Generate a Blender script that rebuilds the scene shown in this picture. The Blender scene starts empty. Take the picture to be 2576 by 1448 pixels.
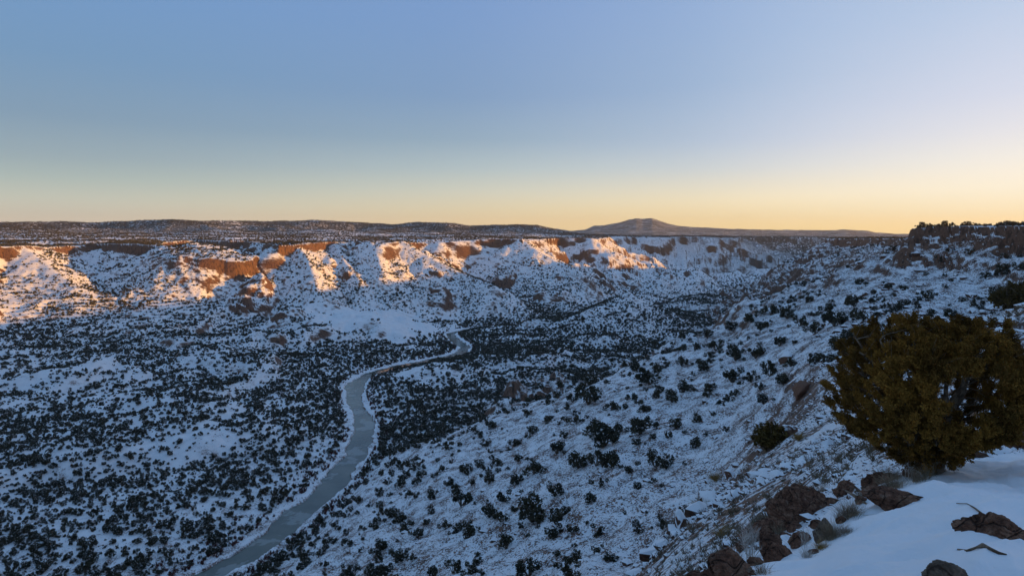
import bpy, math, random
import numpy as np
from mathutils import Vector, Matrix
random.seed(7); rng = np.random.default_rng(11)
PI = math.pi
scene = bpy.context.scene
COL = scene.collection
FD = 1677.0; CX = 1287.5; CY = 598.5        # focal length and eye line measured on the photo (2575 px wide view)
KPX = 1024/2575.0
SUN_EL = math.radians(5.3); SUN_AZ = math.radians(96)     # azimuth to the right of the view axis
SA, CA = math.sin(SUN_AZ), math.cos(SUN_AZ)
RIV = -240.0
HAZE = 1.9e-5

# ------------------------------------------------------------------ noise
_p = np.random.default_rng(5).permutation(256).astype(np.int32)
_g = np.stack([np.cos(np.arange(256)*2*PI/256*37), np.sin(np.arange(256)*2*PI/256*37)], 1).astype(np.float32)
def pn(x, y, seed=0):
    x = np.asarray(x, np.float64)+seed*17.37; y = np.asarray(y, np.float64)+seed*9.71
    xf0 = np.floor(x); yf0 = np.floor(y)
    xi = xf0.astype(np.int64); yi = yf0.astype(np.int64)
    fx = (x-xf0).astype(np.float32); fy = (y-yf0).astype(np.float32)
    u = fx*fx*fx*(fx*(fx*6-15)+10); v = fy*fy*fy*(fy*(fy*6-15)+10)
    def gr(a, b, dx, dy):
        h = _p[(_p[a & 255]+b) & 255]
        return _g[h, 0]*dx+_g[h, 1]*dy
    n00 = gr(xi, yi, fx, fy); n10 = gr(xi+1, yi, fx-1, fy)
    n01 = gr(xi, yi+1, fx, fy-1); n11 = gr(xi+1, yi+1, fx-1, fy-1)
    a = n00+u*(n10-n00); b = n01+u*(n11-n01)
    return (a+v*(b-a))*1.5
def fbm(x, y, s, o=4, seed=0, gain=.5):
    r = 0; a = 1; t = 0
    for i in range(o):
        r = r+a*pn(x/s, y/s, seed+i*3); t += a; a *= gain; s = s/2.03
    return r/t*1.3
def ridged(x, y, s, o=4, seed=0, gain=.5):
    r = 0; a = 1; t = 0
    for i in range(o):
        r = r+a*(1-np.abs(pn(x/s, y/s, seed+i*3))*1.6); t += a; a *= gain; s = s/2.03
    return r/t
def sst(a, b, x):
    t = np.clip((x-a)/(b-a), 0, 1); return t*t*(3-2*t)

# ------------------------------------------------------------------ plan of the canyon
def seg_dist(P, x, y, closed=False):
    d = np.full(x.shape, 1e12)
    n = len(P)
    for i in range(n if closed else n-1):
        ax, ay = P[i]; bx, by = P[(i+1) % n]
        vx, vy = bx-ax, by-ay
        t = np.clip(((x-ax)*vx+(y-ay)*vy)/(vx*vx+vy*vy), 0, 1)
        d = np.minimum(d, (x-ax-t*vx)**2+(y-ay-t*vy)**2)
    return np.sqrt(d)
def inside(P, x, y):
    r = np.zeros(x.shape, bool); n = len(P)
    for i in range(n):
        ax, ay = P[i]; bx, by = P[(i+1) % n]
        if ay == by: continue
        c = ((ay > y) != (by > y)) & (x < (bx-ax)*(y-ay)/(by-ay)+ax)
        r ^= c
    return r
def W(px, Y): return ((px-CX)/FD*Y, Y)
def chaikin(P, n=1):
    for _ in range(n):
        Q = [P[0]]
        for a, b in zip(P[:-1], P[1:]):
            Q += [(a[0]*.75+b[0]*.25, a[1]*.75+b[1]*.25), (a[0]*.25+b[0]*.75, a[1]*.25+b[1]*.75)]
        P = Q+[P[-1]]
    return P
far_rim = [W(-2600, 900), W(-900, 1150), W(-500, 1300), W(-230, 1480), W(-90, 1600), W(-30, 1690), W(60, 1760), W(110, 1860), W(170, 2080), W(235, 2140), W(300, 2060), W(392, 1985),
           W(420, 2330), W(500, 2600), W(590, 2400), W(632, 2520), W(655, 2060), W(690, 1960), W(770, 2070), W(842, 2200),
           W(866, 2520), W(892, 2600), W(918, 2180), W(955, 2140), W(1005, 2230), W(1050, 2460), W(1180, 2540), W(1312, 2500),
           W(1322, 2860), W(1390, 3120), W(1500, 3080), W(1516, 3300), W(1530, 3900), W(1700, 4100), W(1862, 4150),
           W(1874, 4600), W(1900, 5200), W(2020, 5600), W(2100, 6100), W(2300, 7600), W(2600, 9500)]
far_poly = far_rim+[(26000, 30000), (-40000, 40000), (-40000, 600)]
near_rim = [(-3000, -1500), (-700, -330), (-150, -60), (4, 4), (14, 14), (30, 40), (80, 62), (200, 130), (335, 260), (432, 420), (448, 560),
            (432, 640), (392, 668), (410, 720), (560, 800), (760, 980), (860, 1250), (915, 1500), (1000, 1800), (1070, 2250), (1160, 2350),
            (1450, 2480), (2100, 2900), (3300, 3900), (5600, 5700), (9000, 8200)]
near_poly = near_rim+[(30000, 20000), (30000, -30000), (-20000, -30000)]
river_pts = chaikin([(-900, 60), (-520, 200), W(330, 440), W(520, 466), W(700, 543), W(860, 672), W(925, 820), W(895, 960), W(888, 1060), W(905, 1150), W(990, 1245),
             W(1090, 1320), W(1160, 1395), W(1172, 1480), W(1140, 1590), W(1130, 1690), W(1180, 1770), W(1270, 1812), W(1420, 1890), W(1560, 2250),
             W(1790, 2700), W(1880, 2960), W(1840, 3150), W(1745, 3450), W(1730, 3620), W(1860, 3800), W(2080, 3900), W(2300, 4200), (4500, 5200), (8000, 7500)], 2)
bench = [W(385, 2060), W(415, 1860), W(450, 1800), W(520, 1790), W(585, 1815), W(618, 1850), W(640, 1870), W(655, 1940), W(650, 2010), W(600, 2100), W(520, 2250)]

def W3(px, py, Y): return ((px-CX)/FD*Y, Y, -(py-CY)/FD*Y)
SPURS = [([W3(392, 625, 1985), W3(480, 648, 1930), W3(600, 665, 1900)], .5),
         ([W3(60, 622, 1780), W3(100, 650, 1740), W3(190, 720, 1640)], .5),
         ([W3(250, 625, 2120), W3(290, 660, 2000), W3(360, 705, 1840)], .42),
         ([W3(740, 610, 2060), W3(770, 640, 1960), W3(790, 690, 1840), W3(800, 730, 1750)], .62),
         ([W3(842, 612, 2200), W3(862, 650, 2060), W3(905, 705, 1880)], .62),
         ([W3(930, 600, 2180), W3(950, 640, 2060), W3(960, 680, 1950)], .6),
         ([W3(1005, 600, 2240), W3(1070, 640, 2180), W3(1160, 685, 2090), W3(1240, 715, 1980)], .5),
         ([W3(1312, 600, 2540), W3(1345, 625, 2480), W3(1400, 657, 2400), W3(1480, 685, 2300)], .5),
         ([W3(1515, 622, 3300), W3(1540, 640, 3200), W3(1570, 658, 3080), W3(1640, 690, 2900)], .5),
         ([W3(1700, 600, 4150), W3(1740, 640, 3980), W3(1785, 673, 3800)], .5),
         ([W3(1868, 596, 4400), W3(1880, 625, 4250), W3(1910, 655, 4100), W3(1930, 670, 4000)], .5),
         ([W3(1620, 600, 4080), W3(1650, 640, 3900), W3(1660, 665, 3700)], .5)]
# near-field control points: photo column, photo row, distance
ctl = []
def c_(px, py, Y): ctl.append((px, Y, -(py-CY)/FD*Y))
def w_(X, Y, Z): ctl.append((CX+FD*X/Y, Y, Z))
for px in (1700, 1900, 2100, 2300, 2500, 2700): c_(px, CY+FD*1.62/2.2, 2.2)
for px in (1900, 2100, 2300, 2500, 2700): c_(px, CY+FD*1.66/3.0, 3.0)
for a in [(1790, 1460, 4.6), (1900, 1408, 5.0), (2060, 1345, 5.6), (2170, 1262, 6.4), (2280, 1222, 7.6), (2400, 1172, 9.2), (2575, 1152, 10.2), (2700, 1130, 10.5),
          (2380, 1252, 5.6), (2250, 1318, 5.0), (2130, 1395, 4.2), (2500, 1400, 3.6), (2575, 1300, 5.0), (2575, 1215, 7.2), (2450, 1210, 7.4), (2300, 1400, 4.0), (2330, 1232, 6.8),
          (2050, 1440, 4.0), (2700, 1250, 6.5),
          (1800, 1420, 20), (1800, 1330, 34), (1800, 1235, 50), (1800, 1262, 75), (1800, 1290, 130), (1800, 1226, 280), (1800, 1100, 370), (1800, 1000, 460), (1800, 905, 600), (1800, 840, 740),
          (1900, 1420, 8), (1900, 1330, 18), (1920, 1190, 50), (1950, 1105, 85), (1950, 1125, 120), (1950, 1130, 190), (1950, 1050, 310), (1950, 900, 500), (1950, 800, 680),
          (1700, 1448, 26), (1700, 1335, 42), (1700, 1385, 70), (1700, 1420, 140), (1700, 1330, 240), (1700, 1150, 360), (1700, 960, 560), (1700, 860, 730),
          (1600, 1500, 30), (1600, 1530, 60), (1600, 1500, 150), (1600, 1400, 240), (1600, 1200, 350), (1600, 1000, 540),
          (1500, 1560, 5), (1500, 1540, 20), (1500, 1530, 50), (1500, 1530, 120), (1500, 1448, 230), (1500, 1250, 335), (1500, 1100, 450), (1500, 1000, 590), (1500, 925, 740),
          (1200, 1580, 5), (1200, 1560, 50), (1200, 1540, 150), (1200, 1448, 290), (1200, 1255, 430), (1200, 1110, 590), (1200, 1045, 700),
          (900, 1560, 50), (900, 1550, 200), (900, 1448, 365), (900, 1305, 485), (900, 1222, 600),
          (640, 1530, 50), (640, 1540, 200), (640, 1452, 455),
          (300, 1550, 10), (300, 1560, 80), (300, 1600, 200), (300, 1530, 350),
          (-200, 1560, 10), (-200, 1600, 80), (-200, 1650, 200), (-200, 1570, 350),
          (2050, 1330, 12), (2050, 1200, 27), (2050, 1105, 62), (2050, 1010, 125), (2060, 1000, 200), (2080, 920, 320), (2090, 830, 480), (2085, 740, 690),
          (2250, 1195, 10.5), (2250, 1130, 20), (2250, 1020, 55), (2250, 940, 110), (2280, 900, 300), (2290, 800, 430), (2300, 722, 560), (2300, 668, 640),
          (2400, 1160, 12), (2420, 1060, 19), (2420, 920, 45), (2430, 880, 100), (2430, 850, 200), (2440, 850, 380), (2450, 765, 470), (2450, 700, 560),
          (2575, 1080, 14), (2575, 985, 19), (2575, 850, 28), (2575, 765, 37), (2575, 790, 60), (2575, 810, 130), (2575, 780, 330), (2575, 740, 470), (2575, 670, 560),
          (2800, 1080, 9), (2800, 850, 22), (2800, 720, 38), (3000, 1000, 8), (3000, 560, 60)]: c_(*a)
w_(60, 40, 4); w_(110, 50, 13); w_(60, 25, 8); w_(30, 12, 3)  # unseen ground on the right, raised to keep the foreground in shade
_C = np.array(ctl)
_th = np.arctan((_C[:, 0]-CX)/FD); _r = _C[:, 1]/np.cos(_th); _v = _C[:, 2]/_r
def _feat(th, r): return np.stack([th*3.2, np.log(r)], -1)
_F = _feat(_th, _r)
def _k(d2): return .5*d2*np.log(d2+1e-9)
_n = len(_F)
_A = np.zeros((_n+3, _n+3))
_D2 = ((_F[:, None]-_F[None])**2).sum(-1)
_A[:_n, :_n] = _k(_D2)+np.eye(_n)*.004
_A[:_n, _n] = 1; _A[:_n, _n+1:] = _F; _A[_n, :_n] = 1; _A[_n+1:, :_n] = _F.T
_sol = np.linalg.solve(_A, np.concatenate([_v, [0, 0, 0]]))
def tps(th, r):
    th = np.clip(th, math.radians(-50), math.radians(64)); r2 = np.clip(r, 2.2, 800)
    f0 = th*3.2; f1 = np.log(r2)
    o = np.full(th.shape, _sol[_n])+_sol[_n+1]*f0+_sol[_n+2]*f1
    for i in range(_n):
        o += _sol[i]*_k((f0-_F[i, 0])**2+(f1-_F[i, 1])**2)
    z = o*r2
    return z

hA = np.array([(-3000, 560), (-1500, 556), (-600, 560), (0, 565), (150, 562), (240, 566), (300, 562), (430, 557), (560, 560), (800, 558), (900, 562), (985, 570), (1050, 563), (1100, 561), (1140, 566),
      (1180, 572), (1290, 569), (1350, 572), (1380, 578), (1420, 586), (1480, 593), (1600, 597), (4000, 598)], float)
hB = np.array([(-3000, 598), (1200, 590), (1380, 580), (1400, 576), (1432, 582), (1470, 578), (1495, 568), (1520, 568), (1555, 561), (1580, 553), (1600, 550), (1616, 552), (1640, 550), (1655, 555), (1680, 563), (1705, 569), (1750, 572),
      (1850, 577), (1950, 579), (2080, 580), (2130, 579), (2180, 581), (2205, 586), (2260, 590), (2500, 594), (2700, 585), (3500, 570), (6000, 570)], float)

def height(x, y, detail=True):
    """ground height, plus masks"""
    r = np.hypot(x, y)+1e-6; th = np.arctan2(x, y)
    nearfade = sst(250, 900, r)
    wx = (fbm(x, y, 420, 3, 1)*55+fbm(x, y, 95, 3, 2)*16)*nearfade
    wy = (fbm(x, y, 420, 3, 7)*55+fbm(x, y, 95, 3, 8)*16)*nearfade
    xw, yw = x+wx, y+wy
    # far wall
    df = seg_dist(far_rim, xw, yw); inf = inside(far_poly, xw, yw)
    g = ridged(x, y, 170, 4, 20)                       # gullies and ribs
    dl = df*(1+.55*(g-.55)*sst(20, 120, df))
    dl = np.maximum(dl+fbm(x, y, 60, 3, 61)*10*sst(5, 60, df), 0)
    band = np.maximum(sst(-.3, .3, fbm(x, y, 210, 3, 66)), np.exp(-((x+1130)/160)**2))        # where the cap rock stands out as a cliff
    cl = np.interp(dl, [0, 5, 11, 22], [0, -12, -20, -24])*(.08+1.3*band)
    wall_f = cl+np.interp(dl, [0, 22, 70, 95, 104, 160, 260, 380, 520, 760, 1100, 1700], [0, -4, -36, -46, -54, -84, -125, -150, -165, -178, -188, -205])
    topf = np.interp(y, [1500, 2000, 2600, 4200, 6000], [-20, -20, -4, 12, 12])+fbm(x, y, 420, 3, 30)*11-5
    wall_f = wall_f+topf
    sp = np.full(x.shape, -999.)
    nd_ = fbm(x, y, 55, 4, 63)*16
    for pts, sl in SPURS:
        for (ax, ay, az), (bx, by, bz_) in zip(pts[:-1], pts[1:]):
            vx, vy = bx-ax, by-ay; t_ = np.clip(((x-ax)*vx+(y-ay)*vy)/(vx*vx+vy*vy), 0, 1)
            dd = np.hypot(x-ax-t_*vx, y-ay-t_*vy); dd = np.maximum(dd+nd_*sst(5, 50, dd), 0)
            sp = np.maximum(sp, az+(bz_-az)*t_-(np.sqrt(dd*dd+36)-6)*sl)
    wall_f = np.maximum(wall_f, sp)
    # bench with its own cliff on the nearest left spur
    xb, yb = x+fbm(x, y, 60, 3, 41)*14, y+fbm(x, y, 60, 3, 42)*14
    db = seg_dist(bench, xb, yb, True); inb = inside(bench, xb, yb)
    bt = -70+np.clip(np.hypot(x-W(650, 1790)[0], y-1790)/420, 0, 1)*42+fbm(x, y, 50, 4, 44)*7
    bz = np.where(inb, bt+np.minimum(db*.12, 12), bt+np.interp(db, [0, 4, 6, 11, 16], [0, -19, -21, -38, -43])*np.interp((x-W(430, 1800)[0])/180, [0, .5, 1], [.22, .55, 1])+np.interp(db, [16, 50, 90, 140, 260], [0, -30, -56, -84, -156]))
    # near wall
    blk = sst(300, 500, r); xw = xw+(fbm(x, y, 26, 3, 27, .6)*11)*blk; yw = yw+(fbm(x, y, 26, 3, 28, .6)*11)*blk
    dn = seg_dist(near_rim, xw, yw); inn = inside(near_poly, xw, yw)
    dl2 = dn*(1+.45*(ridged(x, y, 130, 4, 25)-.55)*sst(20, 120, dn)*nearfade)
    topn = np.interp(y, [-200, 0, 400, 600, 900, 1500, 2300, 4000], [14, 0, 6, 11, 5, -1, 0, 0])+fbm(x, y, 120, 4, 31)*2.5*sst(80, 400, r)
    bandn = .6+.5*sst(-.3, .3, fbm(x, y, 90, 3, 67))
    pa = np.interp(dl2, [0, 11, 40, 100, 250, 400, 550, 700, 900, 1400], [0, -2, -10, -30, -72, -110, -148, -186, -208, -225])
    pb = np.interp(dl2, [0, 11, 40, 100, 250, 380, 500, 700, 900], [0, -2, -20, -60, -146, -200, -226, -242, -255])
    kf = sst(280, 640, y)
    wall_n = topn+np.interp(dl2, [0, 2.5, 7, 9, 14], [0, -9, -11, -18, -20])*bandn+pa*(1-kf)+pb*kf
    # canyon floor, rising to the far left
    dr = seg_dist(river_pts, x+fbm(x, y, 60, 3, 50)*7, y+fbm(x, y, 60, 3, 51)*7)
    ter = fbm(x, y, 330, 3, 55)
    fl = RIV+3.5+np.minimum(dr*.018, 22)+np.clip(-560-x, 0, 900)*.10*sst(900, 1500, y)+(1-sst(-820, -480, x))*sst(1420, 1700, y)*38
    stp = fl+ter*7; q = 5.0; k = np.floor(stp/q); fr = stp/q-k
    fl = (k+sst(.72, 1, fr)*.9+fr*.1)*q*1.0
    fl = np.maximum(fl, RIV+2.5)
    # cone hill in the middle and low rounded knolls
    for (cx, cy), hh, ra, el in ((W(1575, 1690), 98, 145, 0), (W(1480, 1580), 48, 120, 0), (W(1660, 1850), 30, 160, 0), (W(1340, 2150), 30, 190, 0),
                                 (W(1450, 2350), 45, 220, 0), (W(1850, 4700), 90, 300, 0)):
        dd = np.hypot(x-cx+fbm(x, y, 80, 3, 71)*18, y-cy)
        fl = fl+hh*np.clip(1-dd/(ra*1.5), 0, 1)**1.35
    qt = 1-.85*sst(150, 450, x)*sst(1650, 2000, y)*(1-sst(3500, 4200, y))
    fl = fl+((g-.55)*14*sst(200, 600, dr)+fbm(x, y, 240, 4, 77)*10*sst(150, 500, dr))*qt
    def smax(a, b, kk):
        h = np.clip(.5+.5*(a-b)/kk, 0, 1); return b*(1-h)+a*h+kk*h*(1-h)
    z = smax(np.maximum(wall_f, -400), fl, 14)
    z = np.where((~inf), np.maximum(z, np.where(r < 3200, bz, -999)), z)
    z = smax(z, wall_n, 10)
    # river cut
    z = RIV+1.2+(z-RIV-1.2)*sst(12, 190, dr)**.8
    # plateau tops
    ztf = topf+fbm(x, y, 260, 4, 33)*4*sst(0, 150, df)+np.minimum(df*.006, 8)+band*3
    ztn = topn+fbm(x, y, 60, 3, 34)*1.2+np.minimum(dn*.012, 12)*sst(.8, 1.1, x/np.maximum(y, 1))  # last term lifts the unseen plateau on the right for its shadow
    z = np.where(inf, ztf, z); z = np.where(inn, ztn, z)
    # hills
    px = CX+FD*np.tan(np.clip(th, -1.2, 1.2)); cth = np.cos(np.clip(th, -1.2, 1.2))
    front = (np.abs(th) < 1.25)
    za = (CY-np.interp(px, hA[:, 0], hA[:, 1]))/FD*cth; zb = (CY-np.interp(px, hB[:, 0], hB[:, 1]))/FD*cth
    RA = 5600+fbm(x*0+th*4000, y*0, 900, 2, 80)*700; RB = 13500
    gA = ridged(x, y, 900, 5, 81); gB = ridged(x, y, 2600, 5, 85)
    ta = sst(3300, 1, np.array(0))*0+np.clip((r-3700)/(RA-3700), 0, 1)
    ha = za*RA*(ta**1.15)*(1-.75*(1-gA)*4*ta*(1-ta)*1.3); ha = np.where(r > RA, za*RA*np.clip(1-(r-RA)/3500, 0, 1), ha)
    tb = np.clip((r-7500)/(RB-7500), 0, 1)
    hb = zb*RB*tb**1.7*(1-.6*(1-gB)*4*tb*(1-tb)); hb = np.where(r > RB, zb*RB*np.clip(1-(r-RB)/9000, 0, 1), hb)
    rel = np.where(inf | (r > 6200), 1, 0)*front
    z = z+np.maximum(np.maximum(ha, hb), 0)*rel
    # unseen ridge added on the right, its height shaped to shade far slopes patchily
    a = SA*x+CA*y; qv = -CA*x+SA*y
    shade_ridge = np.interp(qv, [3550, 3750, 3950, 4500, 5000, 8000], [0, 420, 640, 660, 640, 640])*(1+fbm(qv, qv*0, 330, 3, 95)*.30)
    z = z+shade_ridge*np.exp(-((a-5600)/700)**2)*sst(.85, .97, x/np.maximum(y, 1))*(a > 0)*(qv > 0)
    # near field
    m = r < 1000
    w = np.zeros_like(r)
    zt = tps(th[m], r[m])
    wm = 1-sst(640, 840, r[m])
    edge = sst(8, 60, dn[m])*(~inn[m])
    wm = wm*np.where(r[m] < 160, 1, np.maximum(edge, 1-sst(160, 260, r[m])))
    zt = np.where(np.abs(th[m]) > 1.3, np.maximum(zt, -1.7-r[m]*.02), zt)
    wm = wm*np.where((np.abs(th[m]) > 1.3) & (r[m] > 200), 0, 1)
    rough = sst(11, 30, r[m])*np.where(th[m] < math.radians(22), sst(6.5, 9, r[m]), 1)
    xx, yy = x[m], y[m]
    zt = zt+rough*(fbm(xx, yy, 14, 5, 101, .6)*.55*sst(8, 60, r[m])+fbm(xx, yy, 60, 4, 104)*3.0*sst(60, 200, r[m])+(ridged(xx, yy, 75, 4, 106)-.6)*7*sst(120, 300, r[m])*sst(20, 90, dr[m]))
    zt = zt+(1-rough)*(fbm(xx*1.0+yy*.4, yy*1.2, 2.2, 3, 110)*.15+(ridged(xx*.6+yy*.5, yy*1.5-xx*.35, .9, 3, 113)-.5)*.12+fbm(xx*.5, yy*2, .28, 3, 117)*.006)
    z[m] = z[m]*(1-wm)+zt*wm
    z = np.where((r < 1000), np.where(dr < 60, RIV+1.2+(z-RIV-1.2)*sst(10, 60, dr), z), z)
    # river channel
    bw = 11.8+fbm(x, y, 130, 2, 58)*4+fbm(x, y, 22, 3, 59)*3.2+(1-sst(440, 620, y))*-2
    z = np.where((r < 6000) & (~inf) & (~inn), np.maximum(z, RIV+1.0), z)
    z = z-3.0*(1-sst(bw-1.5, bw+1.5, dr))
    # fine roughness away from the foreground
    amp = sst(900, 2500, r)
    z = z+amp*fbm(x, y, 45, 4, 120, .6)*3.0*(1-np.exp(-dr/120))
    rock = np.zeros_like(r)
    rock = sst(0, 25, np.where(inf, 0, df))*(1-sst(150, 420, df))*.45+sst(0, 10, np.where(inn, 0, dn))*(1-sst(350, 1000, dn))*.95
    rock = np.where(r < 160, rough_mask(r, th), rock)
    return z, dict(df=df, dn=dn, inf=inf, inn=inn, dr=dr, rock=np.clip(rock, 0, 1), r=r, ter=ter)
def rough_mask(r, th):
    return sst(11, 22, r)*np.where(th < math.radians(22), 1, 1)*np.where(th < math.radians(20), sst(6.2, 8, r), 1)

# ------------------------------------------------------------------ polar ground grid
def geo(a, b, s):
    n = max(2, int(math.log(b/a)/s)); return list(np.geomspace(a, b, n+1)[:-1])
RR = np.array(geo(1.2, 20, .011)+geo(20, 150, .010)+geo(150, 1500, .0052)+geo(1500, 2700, .003)+geo(2700, 3300, .0052)+geo(3300, 6000, .008)+geo(6000, 16000, .012)+geo(16000, 26000, .05)+[26000.])
dense = np.arange(-42.5, 42.51, .08)
left = -42.5-np.cumsum(np.linspace(.1, 3.2, 60)); left = left*1.0
left = -42.5-(-42.5-left)*(137.5/(-42.5-left).max())
TH = np.radians(np.concatenate([left[::-1], dense, -left]))
TH = np.radians(np.concatenate([[-180.0+1e-6], left[::-1][1:], dense, -left[:-1]]))
R2, T2 = np.meshgrid(RR, TH)
X2 = R2*np.sin(T2); Y2 = R2*np.cos(T2)
Zf, masks = height(X2.ravel(), Y2.ravel())
Z2 = Zf.reshape(X2.shape)
for k in masks: masks[k] = masks[k].reshape(X2.shape)
lnR = np.log(RR)
def gidx(x, y):
    r = np.hypot(x, y); th = np.arctan2(x, y)
    fi = np.interp(th, TH, np.arange(len(TH))); fj = np.interp(np.log(np.maximum(r, RR[0])), lnR, np.arange(len(RR)))
    return fi, fj
def sample(G, x, y):
    x = np.asarray(x, float); y = np.asarray(y, float)
    fi, fj = gidx(x, y)
    i = np.minimum(fi.astype(int), len(TH)-2); j = np.minimum(fj.astype(int), len(RR)-2); a = fi-i; b = fj-j
    return (G[i, j]*(1-a)*(1-b)+G[i+1, j]*a*(1-b)+G[i, j+1]*(1-a)*b+G[i+1, j+1]*a*b)
def gz(x, y): return sample(Z2, x, y)
CM = np.maximum.accumulate(Z2/R2, axis=1)
NSL = np.gradient(Z2, axis=1)/np.gradient(R2, axis=1)
def visible(x, y, ztop, slack=2.0):
    fi, fj = gidx(x, y); r = np.hypot(x, y)
    i = np.round(fi).astype(int); j = np.maximum(np.floor(fj).astype(int)-2, 0)
    return (ztop+slack)/r > CM[i, j]
def at(px, py, Ymin=2.0, off=0.0):
    """first ground point seen at a photo column/row"""
    u = (px-CX)/FD; v = -(py-CY)/FD
    Y = np.geomspace(Ymin, 9000, 6000); z = gz(u*Y, Y)
    k = np.where(z+off > v*Y)[0]
    k = k[0] if len(k) else len(Y)-1
    return u*Y[k], Y[k], float(z[k])

# ------------------------------------------------------------------ materials
def mat(name):
    m = bpy.data.materials.new(name); m.use_nodes = True
    nt = m.node_tree; b = nt.nodes['Principled BSDF']
    return m, nt, b
class N:
    def __init__(s, nt): s.nt = nt
    def __call__(s, t, **k):
        n = s.nt.nodes.new(t)
        for a, v in k.items():
            if a.startswith('i_'): n.inputs[int(a[2:])].default_value = v
            else: setattr(n, a, v)
        return n
    def l(s, a, b): s.nt.links.new(a, b)
    def math(s, op, a, b=None, clamp=False):
        n = s.nt.nodes.new('ShaderNodeMath'); n.operation = op; n.use_clamp = clamp
        for i, v in enumerate((a, b)):
            if v is None: continue
            if hasattr(v, 'is_output'): s.l(v, n.inputs[i])
            else: n.inputs[i].default_value = v
        return n.outputs[0]
    def noise(s, vec, scale, detail=3, rough=.55, dist=0):
        n = s.nt.nodes.new('ShaderNodeTexNoise'); n.inputs['Scale'].default_value = scale; n.inputs['Detail'].default_value = detail
        n.inputs['Roughness'].default_value = rough; n.inputs['Distortion'].default_value = dist
        if vec is not None: s.l(vec, n.inputs['Vector'])
        return n.outputs['Fac']
    def mix(s, f, a, b):
        n = s.nt.nodes.new('ShaderNodeMix'); n.data_type = 'RGBA'
        if hasattr(f, 'is_output'): s.l(f, n.inputs[0])
        else: n.inputs[0].default_value = f
        for i, v in ((6, a), (7, b)):
            if hasattr(v, 'is_output'): s.l(v, n.inputs[i])
            else: n.inputs[i].default_value = (*v, 1)
        return n.outputs[2]
    def ss(s, x, a, b):
        n = s.nt.nodes.new('ShaderNodeMapRange'); n.interpolation_type = 'SMOOTHSTEP'
        s.l(x, n.inputs[0]); n.inputs[1].default_value = a; n.inputs[2].default_value = b
        return n.outputs[0]
    def ramp(s, x, st):
        n = s.nt.nodes.new('ShaderNodeValToRGB'); s.l(x, n.inputs[0]); e = n.color_ramp.elements
        while len(e) < len(st): e.new(.5)
        for q, (p, c) in zip(e, st): q.position = p; q.color = (*c, 1)
        return n.outputs[0]
    def bump(s, h, st, d, b):
        n = s.nt.nodes.new('ShaderNodeBump'); n.inputs['Strength'].default_value = st; n.inputs['Distance'].default_value = d
        s.l(h, n.inputs['Height']); s.l(n.outputs[0], b.inputs['Normal']); return n
SNOW = (.84, .86, .89)
def ground_mat():
    m, nt, b = mat('snowy ground'); n = N(nt)
    geo_ = n('ShaderNodeNewGeometry'); pos = geo_.outputs['Position']
    sep = n('ShaderNodeSeparateXYZ'); n.l(geo_.outputs['True Normal'], sep.inputs[0]); nz = sep.outputs[2]
    rk = n('ShaderNodeAttribute', attribute_name='rock').outputs['Fac']
    fr = n('ShaderNodeAttribute', attribute_name='far').outputs['Fac']
    nr = n('ShaderNodeAttribute', attribute_name='smooth').outputs['Fac']
    mp = n('ShaderNodeMapping'); mp.inputs['Scale'].default_value = (1, 1, 2.2); n.l(pos, mp.inputs[0]); v = mp.outputs[0]
    n1 = n.noise(v, .8, 5, .65, .6); n2 = n.noise(v, .09, 3); n3 = n.noise(v, 3.4, 4, .6, .5)
    # rock showing: patches of fine stones where the ground is rocky
    f1 = n.math('ADD', n.math('MULTIPLY', n.math('SUBTRACT', n1, .5), 1.9), n.math('MULTIPLY', n.math('SUBTRACT', n2, .5), 1.1))
    f1 = n.math('ADD', f1, n.math('MULTIPLY', n.math('SUBTRACT', n3, .5), .5))
    base = n.math('ADD', f1, n.math('MULTIPLY', rk, .42))
    stone = n.ss(base, .43, .51)
    steep = n.ss(n.math('ADD', n.math('SUBTRACT', 1.0, nz), n.math('MULTIPLY', f1, .22)), .25, .34)
    bare = n.math('MAXIMUM', stone, steep)
    bare = n.math('MULTIPLY', bare, n.math('SUBTRACT', 1.0, nr))
    rc = n.ramp(n1, [(.25, (.06, .03, .022)), (.5, (.17, .088, .055)), (.75, (.34, .19, .12))])
    rc = n.mix(n.ss(n3, .35, .65), rc, n.mix(.5, rc, (.05, .035, .03)))
    mc = n('ShaderNodeMapping'); mc.inputs['Scale'].default_value = (1, 1, .12); n.l(pos, mc.inputs[0])   # upright joints in the cap rock
    rc = n.mix(n.math('MULTIPLY', n.ss(n.noise(mc.outputs[0], .30, 4, .6), .50, .60), .75), rc, (.035, .02, .016))
    # distant hills: trees too small and too many to count
    vo = n('ShaderNodeTexVoronoi'); vo.inputs['Scale'].default_value = .085; n.l(pos, vo.inputs['Vector'])
    tn = n.noise(pos, .004, 4)
    tr = n.ss(n.math('ADD', vo.outputs['Distance'], n.math('MULTIPLY', n.math('SUBTRACT', tn, .5), -.9)), .66, .80)
    tr = n.math('MULTIPLY', n.math('SUBTRACT', 1.0, tr), fr)
    sn = n.mix(n.ss(n2, .3, .8), SNOW, (.74, .76, .80))
    c = n.mix(bare, sn, rc)
    c = n.mix(tr, c, (.045, .04, .03))
    n.l(c, b.inputs['Base Color'])
    b.inputs['Roughness'].default_value = .75
    b.inputs['Specular IOR Level'].default_value = .25
    hs = n.math('ADD', n.math('MULTIPLY', n.math('SUBTRACT', 1.0, nr), n.math('ADD', n.math('MULTIPLY', n3, .35), n.math('MULTIPLY', n1, 1.0))), n.math('MULTIPLY', bare, -.25))
    wv = n.noise(pos, 9, 4, .6)
    hs = n.math('ADD', hs, n.math('ADD', n.math('MULTIPLY', wv, .02), n.math('MULTIPLY', n.noise(pos, 2.4, 4, .55, .8), .07)))
    n.bump(hs, .8, .55, b)
    return m
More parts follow.
